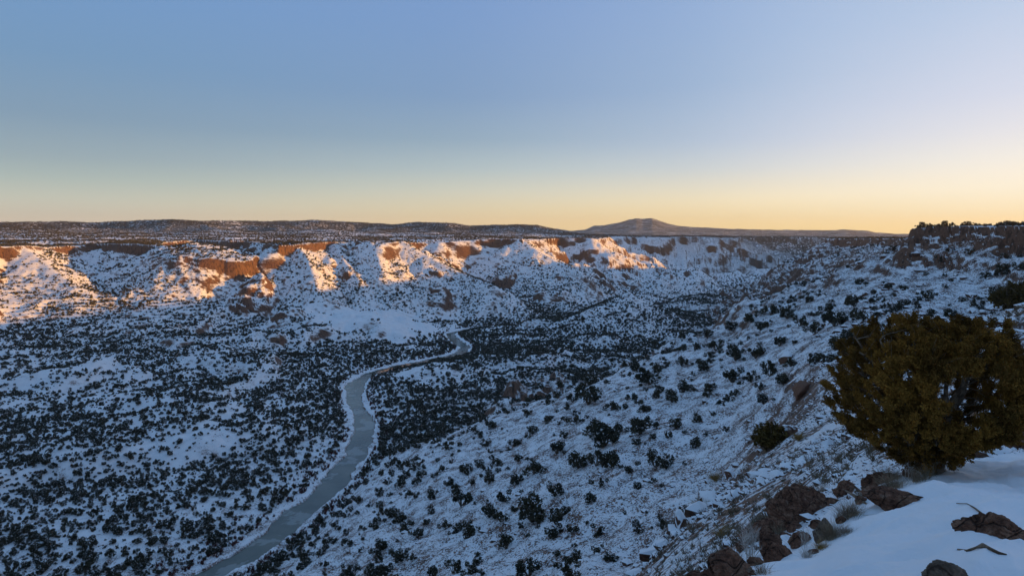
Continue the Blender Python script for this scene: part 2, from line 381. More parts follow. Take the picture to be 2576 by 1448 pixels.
def rock_mat(name, c0, c1, c2, scale, snowtop=False, bump=.02, lichen=False):
    m, nt, b = mat(name); n = N(nt)
    tc = n('ShaderNodeTexCoord').outputs['Object']
    a = n.noise(tc, scale, 6, .65, .3); a2 = n.noise(tc, scale*5, 5, .6); a3 = n.noise(tc, scale*.6, 2)
    c = n.ramp(a, [(.3, c0), (.5, c1), (.72, c2)])
    c = n.mix(n.ss(a2, .42, .7), c, n.mix(.5, c, c0))
    if lichen:
        vo = n.noise(tc, scale*1.3, 5, .7)
        c = n.mix(n.math('MULTIPLY', n.ss(vo, .60, .68), .6), c, (.30, .27, .22))
    if snowtop:
        g = n('ShaderNodeNewGeometry'); s = n('ShaderNodeSeparateXYZ'); n.l(g.outputs['Normal'], s.inputs[0])
        pn_ = n.noise(g.outputs['Position'], .9, 3)
        f = n.ss(n.math('ADD', s.outputs[2], n.math('MULTIPLY', n.math('SUBTRACT', pn_, .5), .8)), .28, .42)
        c = n.mix(f, c, SNOW)
    vc = n('ShaderNodeTexVoronoi', feature='DISTANCE_TO_EDGE'); vc.inputs['Scale'].default_value = scale*.55
    dv = n('ShaderNodeVectorMath', operation='ADD'); n.l(tc, dv.inputs[0]); nz_ = n('ShaderNodeTexNoise'); nz_.inputs['Scale'].default_value = scale*.5; n.l(tc, nz_.inputs['Vector'])
    sc_ = n('ShaderNodeVectorMath', operation='SCALE'); n.l(nz_.outputs['Color'], sc_.inputs[0]); sc_.inputs['Scale'].default_value = 1.2/scale*2; n.l(sc_.outputs[0], dv.inputs[1]); n.l(dv.outputs[0], vc.inputs['Vector'])
    crack = n.ss(vc.outputs['Distance'], 0, .045)
    if not snowtop: c = n.mix(crack, n.mix(.75, c, (.02, .012, .01)), c)
    n.l(c, b.inputs['Base Color']); b.inputs['Roughness'].default_value = .9; b.inputs['Specular IOR Level'].default_value = .2
    n.bump(n.math('ADD', n.math('ADD', a, n.math('MULTIPLY', a2, .5)), n.math('MULTIPLY', crack, .3)), 1, bump, b)
    return m
def plain_mat(name, c0, c1, scale=3, rough=.9, rand=False, trans=0):
    m, nt, b = mat(name); n = N(nt)
    tc = n('ShaderNodeTexCoord').outputs['Object']
    f = n.ss(n.noise(tc, scale, 4), .35, .65)
    if rand:
        oi = n('ShaderNodeObjectInfo').outputs['Random']
        f = n.math('ADD', n.math('MULTIPLY', f, .5), n.math('MULTIPLY', oi, .5))
    n.l(n.mix(f, c0, c1), b.inputs['Base Color']); b.inputs['Roughness'].default_value = rough; b.inputs['Specular IOR Level'].default_value = .15
    return m
M_ground = ground_mat()
M_rock = rock_mat('basalt boulder', (.06, .03, .021), (.24, .115, .072), (.44, .27, .18), 9, bump=.09, lichen=True)
M_rock2 = rock_mat('grey brown stone', (.05, .035, .025), (.14, .10, .075), (.24, .19, .15), 7, bump=.02, lichen=True)
M_talus = rock_mat('talus stone', (.035, .02, .016), (.10, .055, .038), (.2, .11, .07), .8, snowtop=True, bump=.05)
M_leaf = plain_mat('juniper foliage', (.03, .036, .027), (.085, .072, .042), .8, rand=True)
M_fleck = plain_mat('snow on leaves', (.6, .62, .66), SNOW, 3)
M_bark = plain_mat('juniper bark', (.07, .05, .035), (.16, .12, .09), 9)
M_fleaf = plain_mat('near juniper foliage', (.115, .058, .012), (.28, .138, .025), 2.2)
M_fleaf2 = plain_mat('mid juniper foliage', (.06, .042, .014), (.15, .095, .026), 1.5)
M_fbark = plain_mat('grey bark', (.09, .06, .04), (.24, .18, .13), 14)
M_willow = plain_mat('bare willow brush', (.06, .022, .022), (.13, .05, .042), .2)
M_sage = plain_mat('dry shrub twigs', (.10, .075, .05), (.24, .19, .13), 4, rand=True)
M_frost = plain_mat('frosted pale twigs', (.36, .31, .27), (.62, .57, .52), 9)
M_grass = plain_mat('dry bunch grass', (.16, .11, .07), (.36, .28, .19), 8)
M_gold = plain_mat('golden snakeweed', (.20, .12, .04), (.38, .25, .09), 9)
M_dead = plain_mat('dead wood', (.22, .12, .08), (.42, .25, .17), 12)
def water_mat():
    m, nt, b = mat('river water'); n = N(nt)
    pos = n('ShaderNodeNewGeometry').outputs['Position']
    a = n.noise(pos, .02, 4); a2 = n.noise(pos, .5, 4)
    ice = n.ss(n.math('ADD', n.noise(pos, .03, 5, .6), n.math('MULTIPLY', n.noise(pos, .3, 3), .12)), .60, .66)
    n.l(n.mix(n.math('MULTIPLY', ice, .22), n.mix(n.ss(a, .3, .7), (.06, .075, .065), (.13, .14, .115)), (.55, .60, .62)), b.inputs['Base Color'])
    b.inputs['Roughness'].default_value = .10; b.inputs['IOR'].default_value = 1.33
    n.bump(a2, .18, .25, b)
    return m
M_water = water_mat()

# ------------------------------------------------------------------ object helpers
def mesh(name, v, f, m=None, smooth=False, mi=None):
    me = bpy.data.meshes.new(name)
    v = np.asarray(v, np.float32); f = np.asarray(f, np.int32)
    me.vertices.add(len(v)); me.vertices.foreach_set('co', v.ravel())
    if len(f):
        k = f.shape[1]
        me.loops.add(f.size); me.loops.foreach_set('vertex_index', f.ravel())
        me.polygons.add(len(f)); me.polygons.foreach_set('loop_start', np.arange(len(f), dtype=np.int32)*k)
        me.polygons.foreach_set('loop_total', np.full(len(f), k, np.int32))
        me.polygons.foreach_set('use_smooth', np.full(len(f), smooth))
    if m:
        for mm in (m if isinstance(m, (list, tuple)) else [m]): me.materials.append(mm)
    if mi is not None: me.polygons.foreach_set('material_index', np.asarray(mi, np.int32))
    me.update(calc_edges=True)
    return me
def link(name, me, parent=None, loc=None, rot=None, scl=None):
    o = bpy.data.objects.new(name, me); COL.objects.link(o)
    if parent: o.parent = parent
    if loc is not None: o.location = loc
    if rot is not None: o.rotation_euler = rot
    if scl is not None: o.scale = scl
    return o
def tag(o, label=None, cat=None, group=None, kind=None):
    if label: o['label'] = label
    if cat: o['category'] = cat
    if group: o['group'] = group
    if kind: o['kind'] = kind
    return o

# ------------------------------------------------------------------ ground mesh
nt_, nr_ = Z2.shape
V = np.stack([X2.ravel(), Y2.ravel(), Z2.ravel()], 1)
ii, jj = np.meshgrid(np.arange(nt_), np.arange(nr_-1), indexing='ij')
i2 = (ii+1) % nt_
F = np.stack([ii*nr_+jj, ii*nr_+jj+1, i2*nr_+jj+1, i2*nr_+jj], -1).reshape(-1, 4)
F = F[:, ::-1]
me = mesh('ground', V, F, M_ground, True)
V0 = len(V)
at_r = me.attributes.new('rock', 'FLOAT', 'POINT'); at_r.data.foreach_set('value', masks['rock'].ravel().astype(np.float32))
at_f = me.attributes.new('far', 'FLOAT', 'POINT'); at_f.data.foreach_set('value', sst(3700, 5000, R2).ravel().astype(np.float32))
sm = np.where(R2 < 160, 1-rough_mask(R2, T2), 0)
# small patches of soft snow on the canyon floor carry no stones
sm = np.maximum(sm, (1-sst(30, 200, np.abs(Z2-RIV)))*0+np.where(masks['dr'] < 60, .0, 0))
at_s = me.attributes.new('smooth', 'FLOAT', 'POINT'); at_s.data.foreach_set('value', sm.ravel().astype(np.float32))
g = link('ground', me); tag(g, kind='structure')

# snow under the photographer's feet (inner disc closing the ring)
nd = nt_
dv = [(0, 0, float(Z2[:, 0].mean()))]+[(float(X2[i, 0]), float(Y2[i, 0]), float(Z2[i, 0])) for i in range(nt_)]
df_ = [(0, 1+i, 1+(i+1) % nt_) for i in range(nt_)]
dm = mesh('snow', dv, np.array(df_)[:, ::-1], M_ground, True)
dm.attributes.new('smooth', 'FLOAT', 'POINT').data.foreach_set('value', np.ones(len(dv), np.float32))
tag(link('snow', dm), kind='structure')

# river: ribbon of water following the channel
rp = np.array(chaikin([tuple(p) for p in river_pts], 1)); rv = []; rf = []
for i, p in enumerate(rp):
    t = rp[min(i+1, len(rp)-1)]-rp[max(i-1, 0)]; t = t/np.hypot(*t); nn = np.array([-t[1], t[0]])
    for s in (-30, 30): rv.append((*(p+nn*s), RIV-.2))
for i in range(len(rp)-1): rf.append((2*i, 2*i+1, 2*i+3, 2*i+2))
tag(link('river', mesh('river', rv, np.array(rf)[:, ::-1], M_water)), kind='structure')

# ------------------------------------------------------------------ trees
def leaf_quads(C, N_, size, elong=1.6, jit=.6, r=rng):
    """quads (two-sided leaves) centred at C, roughly growing along N_"""
    n = len(C)
    d = N_+r.normal(0, jit, (n, 3)); d /= np.linalg.norm(d, axis=1, keepdims=True)+1e-9
    a = r.normal(0, 1, (n, 3)); s = np.cross(d, a); s /= np.linalg.norm(s, axis=1, keepdims=True)+1e-9
    sz = size*(r.uniform(.6, 1.3, (n, 1)))
    L = d*sz*elong*.5; Wd = s*sz*.5
    v = np.stack([C-L-Wd*.5, C-L*.1-Wd*1.0, C+L, C-L*.1+Wd*1.0], 1).reshape(-1, 3)
    f = np.arange(4*n).reshape(-1, 4)
    return v, f
def tube(path, rad, k=5):
    v = []; f = []
    path = [Vector(p) for p in path]
    for i, p in enumerate(path):
        t = (path[min(i+1, len(path)-1)]-path[max(i-1, 0)]).normalized()
        a = t.cross(Vector((.31, .92, .2))).normalized(); b_ = t.cross(a)
        for j in range(k):
            an = 2*PI*j/k; v.append(p+(a*math.cos(an)+b_*math.sin(an))*rad[i])
    for i in range(len(path)-1):
        for j in range(k): f.append((i*k+j, i*k+(j+1) % k, (i+1)*k+(j+1) % k, (i+1)*k+j))
    return np.array([tuple(q) for q in v]), np.array(f)
def cat(parts):
    V_, F_, M_ = [], [], []; o = 0
    for v, f, *m in parts:
        V_.append(v); F_.append(np.asarray(f)+o); o += len(v); M_.append(np.full(len(f), m[0] if m else 0))
    return np.concatenate(V_), np.concatenate(F_), np.concatenate(M_)
def juniper_variant(seed, nl=900):
    r = np.random.default_rng(seed)
    nc = r.integers(7, 14); P = []; Nn = []
    el = r.uniform(.8, 1.25); ax = r.uniform(.8, 1.1)
    parts_l = []; stems = []
    for c in range(nc):
        a = r.uniform(0, 2*PI); rr = math.sqrt(r.uniform(0, 1))*.38; zz = r.uniform(.2, .86)
        rr *= math.sqrt(max(0.1, 1-((zz-.4)/.62)**2))*1.2
        cc = np.array([math.cos(a)*rr*ax, math.sin(a)*rr/ax, zz*.78*el]); cr = r.uniform(.09, .20)
        m_ = nl//nc
        d = r.normal(0, 1, (m_, 3)); d /= np.linalg.norm(d, axis=1, keepdims=True)
        rad = cr*r.uniform(.55, 1.12, (m_, 1))
        q = cc+d*rad*np.array([1, 1, 1.15]); P.append(q); Nn.append(d+np.array([0, 0, .5]))
        mid = cc*np.array([.4, .4, .5])
        stems.append(tube([(0, 0, -.06), tuple(mid), tuple(cc)], [.028, .016, .006], 4))
    P = np.concatenate(P); Nn = np.concatenate(Nn); P[:, 2] = np.maximum(P[:, 2], .03)
    lv, lf = leaf_quads(P, Nn, .066, 1.7, .7, r)
    sv, sf, _ = cat(stems)
    snow = ((r.uniform(0, 1, len(P)) < .07) & (Nn[:, 2] > .6)).astype(int)      # flecks of snow held by the crown
    return (lv, lf, snow), (sv, sf)
NV = 7
VAR = [juniper_variant(100+i) for i in range(NV)]
CR_ME = [mesh('crown', a[0], a[1], [M_leaf, M_fleck], mi=a[2]) for a, b in VAR]
TR_ME = [mesh('trunk', b[0], b[1], M_bark) for a, b in VAR]
FULL = []
for a, b in VAR:
    v, f, mi = cat([(a[0], a[1], 0), (b[0], b[1], 1)]); mi[:len(a[2])] = a[2]*2
    FULL.append(mesh('juniper_tree', v, f, [M_leaf, M_bark, M_fleck], mi=mi))

# hand-placed trees on the near slope: photo column, photo row of the foot, width in photo pixels
slope_trees = [(1480,1015,62),(1010,1225,26),(1130,1215,24),(1000,1310,26),(1340,1310,75),(1500,1345,34),(1395,1345,42),(1330,1448,60),(1440,1448,46),
 (1010,1410,36),(1050,1350,32),(1230,1300,40),(1160,1270,48),(1270,1260,36),(1170,1190,32),(1060,1200,26),(1130,1130,24),(1345,1190,46),(1395,1245,40),(1500,1170,44),
 (1455,1175,52),(1540,1175,52),(1520,1120,70),(1560,1085,34),(1610,1090,60),(1500,1090,54),(1400,1140,40),(1450,1065,28),(1690,1010,34),(1650,1000,26),(1540,1030,36),
 (1635,965,60),(1620,1035,28),(1700,1075,28),(1480,965,34),(1600,930,28),(1660,930,30),(1715,920,28),(1770,930,30),(1800,880,34),(1850,905,40),(1900,900,44),(1960,870,34),
 (1785,985,34),(1720,985,30),(1840,960,38),(1890,960,32),(1930,930,30),(2050,840,40),(2010,820,34),(2100,820,50),(2130,860,44),(2160,810,38),(2190,880,48),(2080,780,32),
 (2150,770,38),(2030,760,28),(1980,800,36),(1940,790,34),(1890,810,30),(1840,830,30),(1780,850,30),(2100,880,44),(1970,965,36),(1920,1015,32),(1990,920,30),(2390,800,30),(2330,755,28),
 (2270,730,20),(2520,690,34),(2560,680,26),(2440,640,22),(2480,700,24),(2360,660,18),(2050,915,40),(1750,1125,30),(1580,1190,24),(1250,1170,26),(1290,1120,24),(1220,1120,22),
 (1180,1350,34),(1120,1330,28),(940,1330,24),(880,1370,24),(960,1380,26),(800,1400,24),(870,1440,26),(760,1430,24),(1180,1440,40),(1090,1448,32),(930,1448,30),(1270,1370,26),
 (1640,1150,26),(1440,1010,26),(1380,1060,24),(1340,1090,24),(1090,1250,26),(1300,1215,30),(1420,1290,26),(1600,1230,24),(1560,880,26),(1640,870,24),(1720,850,24),(2230,850,34),
 (1590,1005,26),(1330,1040,22),(1240,1075,22),(1410,975,24),(2440,770,24),(2340,800,26),(2200,760,24),(2260,780,22),(2500,740,24)]
ST = []
for px, py, w in slope_trees:
    x, y, z = at(px, py, 150)
    ST.append((x, y, z, w/FD*y))
print('slope tree distances', sorted(int(s[1]) for s in ST)[::12])
# the rest of the woodland
def dens(x, y, z, mk):
    r = np.hypot(x, y)
    d = .55+.45*fbm(x, y, 85, 4, 201)+.38*fbm(x, y, 340, 2, 205)
    d = d*1.25
    floor = (mk['dn'] > 560) & (mk['df'] > 560)
    d = np.where(mk['inf'], .45+.5*fbm(x, y, 120, 3, 210)+.35*sst(3300, 4000, y), d)
    d = np.where(mk['inn'], .55+.4*fbm(x, y, 60, 3, 212), d)
    tal = (~mk['inf']) & (mk['df'] < 330)
    d = np.where(tal, .30+.3*sst(120, 330, mk['df'])+.45*fbm(x, y, 110, 3, 214), d)
    tn = (~mk['inn']) & (mk['dn'] < 650) & (r > 700)
    d = np.where(tn, .18+.35*sst(120, 600, mk['dn'])+.4*fbm(x, y, 90, 3, 216), d)
    # rows of trees along terrace steps
    st = np.abs(((mk['ter']*7+np.minimum(mk['dr']*.018, 22))/5.0) % 1-.86)
    d = d+np.where(mk['dr'] > 60, .55*(1-sst(.03, .1, st)), 0)*(~mk['inf'])*(~mk['inn'])
    # open meadows
    for (cx, cy), a, b in ((W(960, 1640), 190, 190), (W(1060, 1130), 60, 60), (W(1110, 1080), 55, 40), (W(1650, 3300), 120, 90)):
        d = d*sst(.6, 1.1, np.hypot((x-cx)/a, (y-cy)/b)+fbm(x, y, 70, 3, 230)*.35)
    d = d+1.2*(1-sst(50, 110, np.hypot((x-W(1090, 780)[0])/1.2, y-790)))
    near = (r < 700) & (mk['dn'] < 1200) & (x > -190+.05*y)
    dn_ = .10+.22*fbm(x, y, 60, 3, 220)+.22*(1-sst(0, 260, mk['dr']))
    d = np.where(near, np.where(r < 230, 0, dn_), d)
    low = (~mk['inf']) & (~mk['inn']) & (y > 730) & (x > -150)
    d = np.where(low, d+.42*(1-sst(-200, -125, z)), d)
    d = np.where((~mk['inf']) & (y > 2700) & (z > -190), d*.55, d)
    d = np.where(mk['dr'] < 22, 0, d)
    return d
cand = []
for cell, y0, y1 in ((5.3, 250, 2400), (8.5, 2400, 3800), (11.5, 3800, 5200), (14.5, 5200, 6600)):
    xs = np.arange(-.86*y1, .86*y1, cell); ys = np.arange(y0, y1, cell)
    gx, gy = np.meshgrid(xs, ys); gx = gx.ravel(); gy = gy.ravel()
    k = np.abs(gx) < .84*gy+30; gx, gy = gx[k], gy[k]
    gx = gx+rng.uniform(-.5, .5, gx.shape)*cell*1.15; gy = gy+rng.uniform(-.5, .5, gy.shape)*cell*1.15
    z = gz(gx, gy)
    vis = visible(gx, gy, z+4, 1.5); gx, gy, z = gx[vis], gy[vis], z[vis]
    mk = {k_: sample(masks[k_].astype(float), gx, gy) for k_ in ('df', 'dn', 'dr', 'ter')}
    mk['inf'] = sample(masks['inf'].astype(float), gx, gy) > .5; mk['inn'] = sample(masks['inn'].astype(float), gx, gy) > .5
    e = 3.0
    sl = np.hypot((gz(gx+e, gy)-gz(gx-e, gy))/(2*e), (gz(gx, gy+e)-gz(gx, gy-e))/(2*e))
    D = dens(gx, gy, z, mk)*(1-sst(.65, 1.0, sl))*(1-.3*sst(.22, .45, sl))
    keep = rng.uniform(0, 1, gx.shape) < D
    size = np.clip(rng.gamma(5, 1/5., gx.shape), .3, 2.1)*3.7*np.where(cell > 8.5, .9, 1)
    size = np.where(mk['dr'] < 100, size*1.1, size)*np.where(mk['inn'], .85, 1)
    cand.append(np.stack([gx, gy, z, size], 1)[keep])
    print('trees', cell, keep.sum())
T = np.concatenate(cand)
T = T[~((T[:, 0]**2+T[:, 1]**2 < 240**2))]
ok = visible(T[:, 0], T[:, 1], T[:, 2]+T[:, 3]*.8, 0)
inframe = ok & (np.abs(T[:, 0]/T[:, 1]) < .768) & ((CY-(T[:, 2]+T[:, 3]*.4)/T[:, 1]*FD) < 1448)
app = np.where(inframe, T[:, 3]/np.hypot(T[:, 0], T[:, 1]), 0)
order = np.argsort(-app); n_ind = 300-len(ST)
ind = T[order[:n_ind]]; rest = T[order[n_ind:]]
GJ = 'junipers dotting the snowy slopes and canyon floor'
def place_words(px, py):
    return '%d%% across and %d%% down the photo' % (round(px/2575*100), round(py/1448*100))
indiv = [tuple(s)+(True,) for s in ST]+[tuple(t)+(False,) for t in ind]
indiv.sort(key=lambda t: -t[3]/t[1])
sources = []; seen = set()
for i, (x, y, z, s, near) in enumerate(indiv):
    px = CX+x/y*FD; py = CY-(z+s*.4)/y*FD
    left_ = not near and (x < -150)
    hgt = random.uniform(.78, 1.05); rz = random.uniform(0, 2*PI); k = i % NV
    big = s/y*FD*KPX
    lk = 'broad' if hgt < .86 else ('upright' if hgt > .98 else 'rounded')
    wh = 'across the river' if left_ else 'on the near slope'
    lab = '%s juniper %s, %s' % (lk, wh, place_words(px, py))
    if lab in seen: lab = lab.replace('juniper', 'dark juniper', 1)
    if lab in seen: lab = lab.replace('dark', 'small', 1)
    seen.add(lab)
    if big > 11:
        o = bpy.data.objects.new('juniper_tree', None); COL.objects.link(o)
        link('crown', CR_ME[k], o); link('trunk', TR_ME[k], o)
    else:
        o = link('juniper_tree', FULL[k])
        if len(sources) < NV and k == len(sources): sources.append(o)
    o.location = (x, y, z-.1); o.rotation_euler = (0, 0, rz); o.scale = (s*1.12, s*1.12, s*1.12*hgt)
    tag(o, lab, 'tree', GJ)

def scatter_gn(name, pts, scl, rot, var, objs, label, catg):
    me = mesh(name, pts, np.zeros((0, 3), int))
    a = me.attributes.new('ts', 'FLOAT_VECTOR', 'POINT'); a.data.foreach_set('vector', np.asarray(scl, np.float32).ravel())
    a = me.attributes.new('rt', 'FLOAT_VECTOR', 'POINT'); a.data.foreach_set('vector', np.asarray(rot, np.float32).ravel())
    a = me.attributes.new('vi', 'INT', 'POINT'); a.data.foreach_set('value', np.asarray(var, np.int32))
    o = link(name, me)
    ng = bpy.data.node_groups.new(name+'_nodes', 'GeometryNodeTree')
    ng.interface.new_socket('Geometry', in_out='INPUT', socket_type='NodeSocketGeometry')
    ng.interface.new_socket('Geometry', in_out='OUTPUT', socket_type='NodeSocketGeometry')
    nn = ng.nodes; gi = nn.new('NodeGroupInput'); go = nn.new('NodeGroupOutput')
    j = nn.new('GeometryNodeJoinGeometry')
    for ob in objs:
        oi = nn.new('GeometryNodeObjectInfo'); oi.transform_space = 'ORIGINAL'; oi.inputs['Object'].default_value = ob; oi.inputs['As Instance'].default_value = True
        ng.links.new(oi.outputs['Geometry'], j.inputs[0])
    ip = nn.new('GeometryNodeInstanceOnPoints'); ip.inputs['Pick Instance'].default_value = True
    def att(nm, ty):
        q = nn.new('GeometryNodeInputNamedAttribute'); q.data_type = ty; q.inputs['Name'].default_value = nm
        return q.outputs['Attribute']
    ng.links.new(gi.outputs[0], ip.inputs['Points']); ng.links.new(j.outputs[0], ip.inputs['Instance'])
    ng.links.new(att('vi', 'INT'), ip.inputs['Instance Index']); ng.links.new(att('rt', 'FLOAT_VECTOR'), ip.inputs['Rotation']); ng.links.new(att('ts', 'FLOAT_VECTOR'), ip.inputs['Scale'])
    ng.links.new(ip.outputs[0], go.inputs[0])
    md = o.modifiers.new('scatter', 'NODES'); md.node_group = ng
    return tag(o, label, catg, kind='stuff')
n_ = len(rest); print('woodland', n_, 'sources', len(sources))
s_ = rest[:, 3:4]*1.12
hz = rng.uniform(.75, 1.05, (n_, 1))
scatter_gn('juniper_woodland', rest[:, :3]-[0, 0, .1], np.concatenate([s_, s_, s_*hz], 1), np.stack([np.zeros(n_), np.zeros(n_), rng.uniform(0, 6.28, n_)], 1),
           rng.integers(0, len(sources), n_), sources, 'countless small dark junipers across the canyon floor, slopes and mesas', 'woodland')

# ------------------------------------------------------------------ talus stones (stuff)
def ico(sub):
    import bmesh
    bm = bmesh.new(); bmesh.ops.create_icosphere(bm, subdivisions=sub, radius=1)
    v = np.array([q.co[:] for q in bm.verts]); f = np.array([[q.index for q in p.verts] for p in bm.faces]); bm.free(); return v, f
IV, IF = ico(1)
def rocks(P, S, seed):
    r = np.random.default_rng(seed); n = len(P)
    v = IV[None]*(1+r.uniform(-.28, .28, (n, len(IV), 1)))
    sc = np.stack([S*r.uniform(.7, 1.6, n), S*r.uniform(.7, 1.3, n), S*r.uniform(.45, .95, n)], 1)[:, None]
    v = v*sc
    a = r.uniform(0, 6.28, n); c, s = np.cos(a)[:, None], np.sin(a)[:, None]
    x = v[..., 0]*c-v[..., 1]*s; y = v[..., 0]*s+v[..., 1]*c
    v = np.stack([x, y, v[..., 2]], -1)+P[:, None]
    f = (IF[None]+(np.arange(n)*len(IV))[:, None, None]).reshape(-1, 3)
    return v.reshape(-1, 3), f
PR = []; SR = []
def add_rocks(n, y0, y1, u0, u1, s0, thr, seed, pw=.9):
    r = np.random.default_rng(seed)
    y = np.exp(r.uniform(math.log(y0), math.log(y1), n)); x = r.uniform(u0, u1, n)*y
    m = fbm(x, y, 26, 3, 300)+fbm(x, y, 90, 2, 305)*.7
    mk = sample(masks['rock'], x, y); dr = sample(masks['dr'], x, y); inn = sample(masks['inn'].astype(float), x, y)
    k = (m+r.uniform(-.3, .3, n) > thr) & (mk > .15) & (dr > 60) & ((inn < .5) | (y < 100))
    x, y = x[k], y[k]; z = gz(x, y); k = visible(x, y, z+.5, .5)
    x, y, z = x[k], y[k], z[k]
    s = s0*(.35+r.pareto(2.6, len(x))*.6); s = np.clip(s, s0*.3, s0*4.5)*(y/100)**pw if False else np.clip(s, s0*.3, s0*4.5)
    PR.append(np.stack([x, y, z+s*.05], 1)); SR.append(s)
add_rocks(9000, 9, 60, .05, .8, .05, -.35, 1)
add_rocks(16000, 40, 200, .05, .85, .17, -.25, 2)
add_rocks(26000, 180, 900, -.3, .85, .45, -.15, 3)
add_rocks(16000, 300, 800, .45, .85, .8, -.2, 4)
rvv, rff = rocks(np.concatenate(PR), np.concatenate(SR), 5)
print('rocks', len(rff)//len(IF))
tag(link('talus_rocks', mesh('talus_rocks', rvv, rff, M_talus)), 'countless small brown stones poking through snow on the near slope', 'rocks', kind='stuff')

# ------------------------------------------------------------------ willow brush along the river (stuff), shrubs on the slope (stuff)
def twigs(P, H, k, seed, spread=.5, w=.06):
    r = np.random.default_rng(seed); n = len(P)
    b = np.repeat(P, k, 0); h = np.repeat(H, k)[:, None]
    d = np.stack([r.normal(0, spread, n*k), r.normal(0, spread, n*k), np.ones(n*k)], 1); d /= np.linalg.norm(d, axis=1, keepdims=True)
    L = h*r.uniform(.5, 1.1, (n*k, 1)); s = np.cross(d, r.normal(0, 1, (n*k, 3))); s /= np.linalg.norm(s, axis=1, keepdims=True)
    st = b+np.stack([r.normal(0, .12, n*k), r.normal(0, .12, n*k), np.zeros(n*k)-.03], 1)*h
    ww = w*h
    v = np.stack([st-s*ww*.5, st+s*ww*.5, st+d*L*.6+s*ww, st+d*L], 1).reshape(-1, 3)
    return v, np.arange(4*n*k).reshape(-1, 4)
rr_ = np.random.default_rng(31); rpA = np.array(river_pts)
sg = rpA[1:]-rpA[:-1]; ln = np.hypot(sg[:, 0], sg[:, 1]); pick = rr_.choice(len(sg), 16000, p=ln/ln.sum()); t = rr_.uniform(0, 1, 16000)[:, None]
pp = rpA[:-1][pick]+sg[pick]*t; nn = np.stack([-sg[pick, 1], sg[pick, 0]], 1)/ln[pick][:, None]
side = rr_.choice([-1, 1], 16000)
off = (18+rr_.exponential(8, 16000))*side
pp = pp+nn*off[:, None]; 
drr = sample(masks['dr'], pp[:, 0], pp[:, 1])
k = (fbm(pp[:, 0], pp[:, 1], 60, 3, 400) > -.35) & (pp[:, 1] > 300) & (drr > 16.5) & (drr < 60) & (np.abs(pp[:, 0]) < .85*pp[:, 1])
pp = pp[k]; zz = gz(pp[:, 0], pp[:, 1])
v, f = twigs(np.column_stack([pp, zz]), rr_.uniform(1.6, 4.2, len(pp)), 18, 33, .4, .11)
tag(link('willow_brush', mesh('willow_brush', v, f, M_willow)), 'reddish leafless brush lining the river banks', 'brush', kind='stuff')
r = np.random.default_rng(41)
y = np.exp(r.uniform(math.log(14), math.log(900), 17000)); x = r.uniform(-.3, .85, 17000)*y
m = (fbm(x, y, 40, 3, 410)+r.uniform(-.4, .4, len(x)) > .0) & (sample(masks['rock'], x, y) > .15) & (sample(masks['dr'], x, y) > 40)
x, y = x[m], y[m]; z = gz(x, y); m = visible(x, y, z+.5, .2); x, y, z = x[m], y[m], z[m]
Hs = r.uniform(.18, .55, len(x))*np.clip((y/70)**.45, .7, 2.6)
v, f = twigs(np.column_stack([x, y, z]), Hs, 18, 42, .8, .06)
tag(link('low_shrubs', mesh('low_shrubs', v, f, M_sage)), 'countless low leafless shrubs scattered over the snowy near slope', 'shrubs', kind='stuff')

# ------------------------------------------------------------------ FOREGROUND
def noise3(v, s, seed=0, o=4):
    x, y, z = v[:, 0], v[:, 1], v[:, 2]
    return (fbm(x+z*.31, y-z*.17, s, o, seed)+fbm(y+x*.23, z+x*.11, s, o, seed+40)+fbm(z-y*.2, x+y*.13, s, o, seed+80))/1.7
IV5, IF5 = ico(6)
IV3, IF3 = ico(4)
def rock_mesh(size, seed, cuts=9, rough=.14, hi=True, m=M_rock, flat=.62):
    r = np.random.default_rng(seed)
    v = (IV5 if hi else IV3).copy()
    for i in range(cuts):
        n_ = r.normal(0, 1, 3); n_ /= np.linalg.norm(n_); d = r.uniform(flat, .9)
        pr = v@n_; ex = np.maximum(pr-d, 0); v = v-ex[:, None]*n_[None]*.93
    v = v*(1+noise3(v, .9, seed, 4)*rough*1.6+noise3(v, .22, seed+9, 4)*rough*.85)[:, None]
    # pits and weathering grooves
    g = ridged(v[:, 0]*1.3+v[:, 2], v[:, 1]+v[:, 2]*2.2, .5, 4, seed+15)
    v = v*(1-.06*np.clip(g-.62, 0, 1)*4)[:, None]
    v = v*np.array(size)[None]
    return mesh('rock', v, (IF5 if hi else IF3), m, True)
def rock(px, py, w, h, seed, label, name='boulder', dep=.8, rz=0, tilt=0, m=M_rock, sink=.25, Ymin=2.0, cuts=9, hi=True, catg='rock', group=None, flat=.62):
    x, y, z = at(px, py, Ymin); k = y/FD
    sx = w*k*.55; sz = h*k*.72; sy = max(sx*dep, sz)
    o = link(name, rock_mesh((sx, sy, sz), seed, cuts, m=m, hi=hi, flat=flat))
    zc = float(gz(x, y+sy*.6)); o.location = (x, y+sy*.6, min(z, zc)+sz*(.52-2*sink)); o.rotation_euler = (0, math.radians(tilt), math.radians(rz)-math.atan2(x, y)*.8)
    return tag(o, label, catg, group)
GB = 'lava boulders poking out of the foreground snow'
rock(2035, 1296, 165, 84, 61, 'largest dark brown boulder, humped, at the left edge of the smooth foreground snow', rz=10, tilt=3, dep=.6, group=GB, sink=.12)
rock(1945, 1335, 150, 44, 62, 'long sloping brown slab just below and left of the largest boulder', rz=-8, tilt=-24, dep=.5, sink=.2, group=GB)
rock(2272, 1266, 150, 40, 63, 'flat dark boulder lying alone in snow between the juniper and the camera', dep=.7, sink=.3, group=GB)
rock(2540, 1350, 175, 66, 64, 'rounded reddish brown boulder cut by the right edge of the photo', dep=.6, sink=.25, tilt=2, group=GB)
rock(2398, 1462, 104, 60, 65, 'grey lichen covered rock half buried at the bottom edge', dep=.5, m=M_rock2, sink=.3, tilt=8, group=GB)
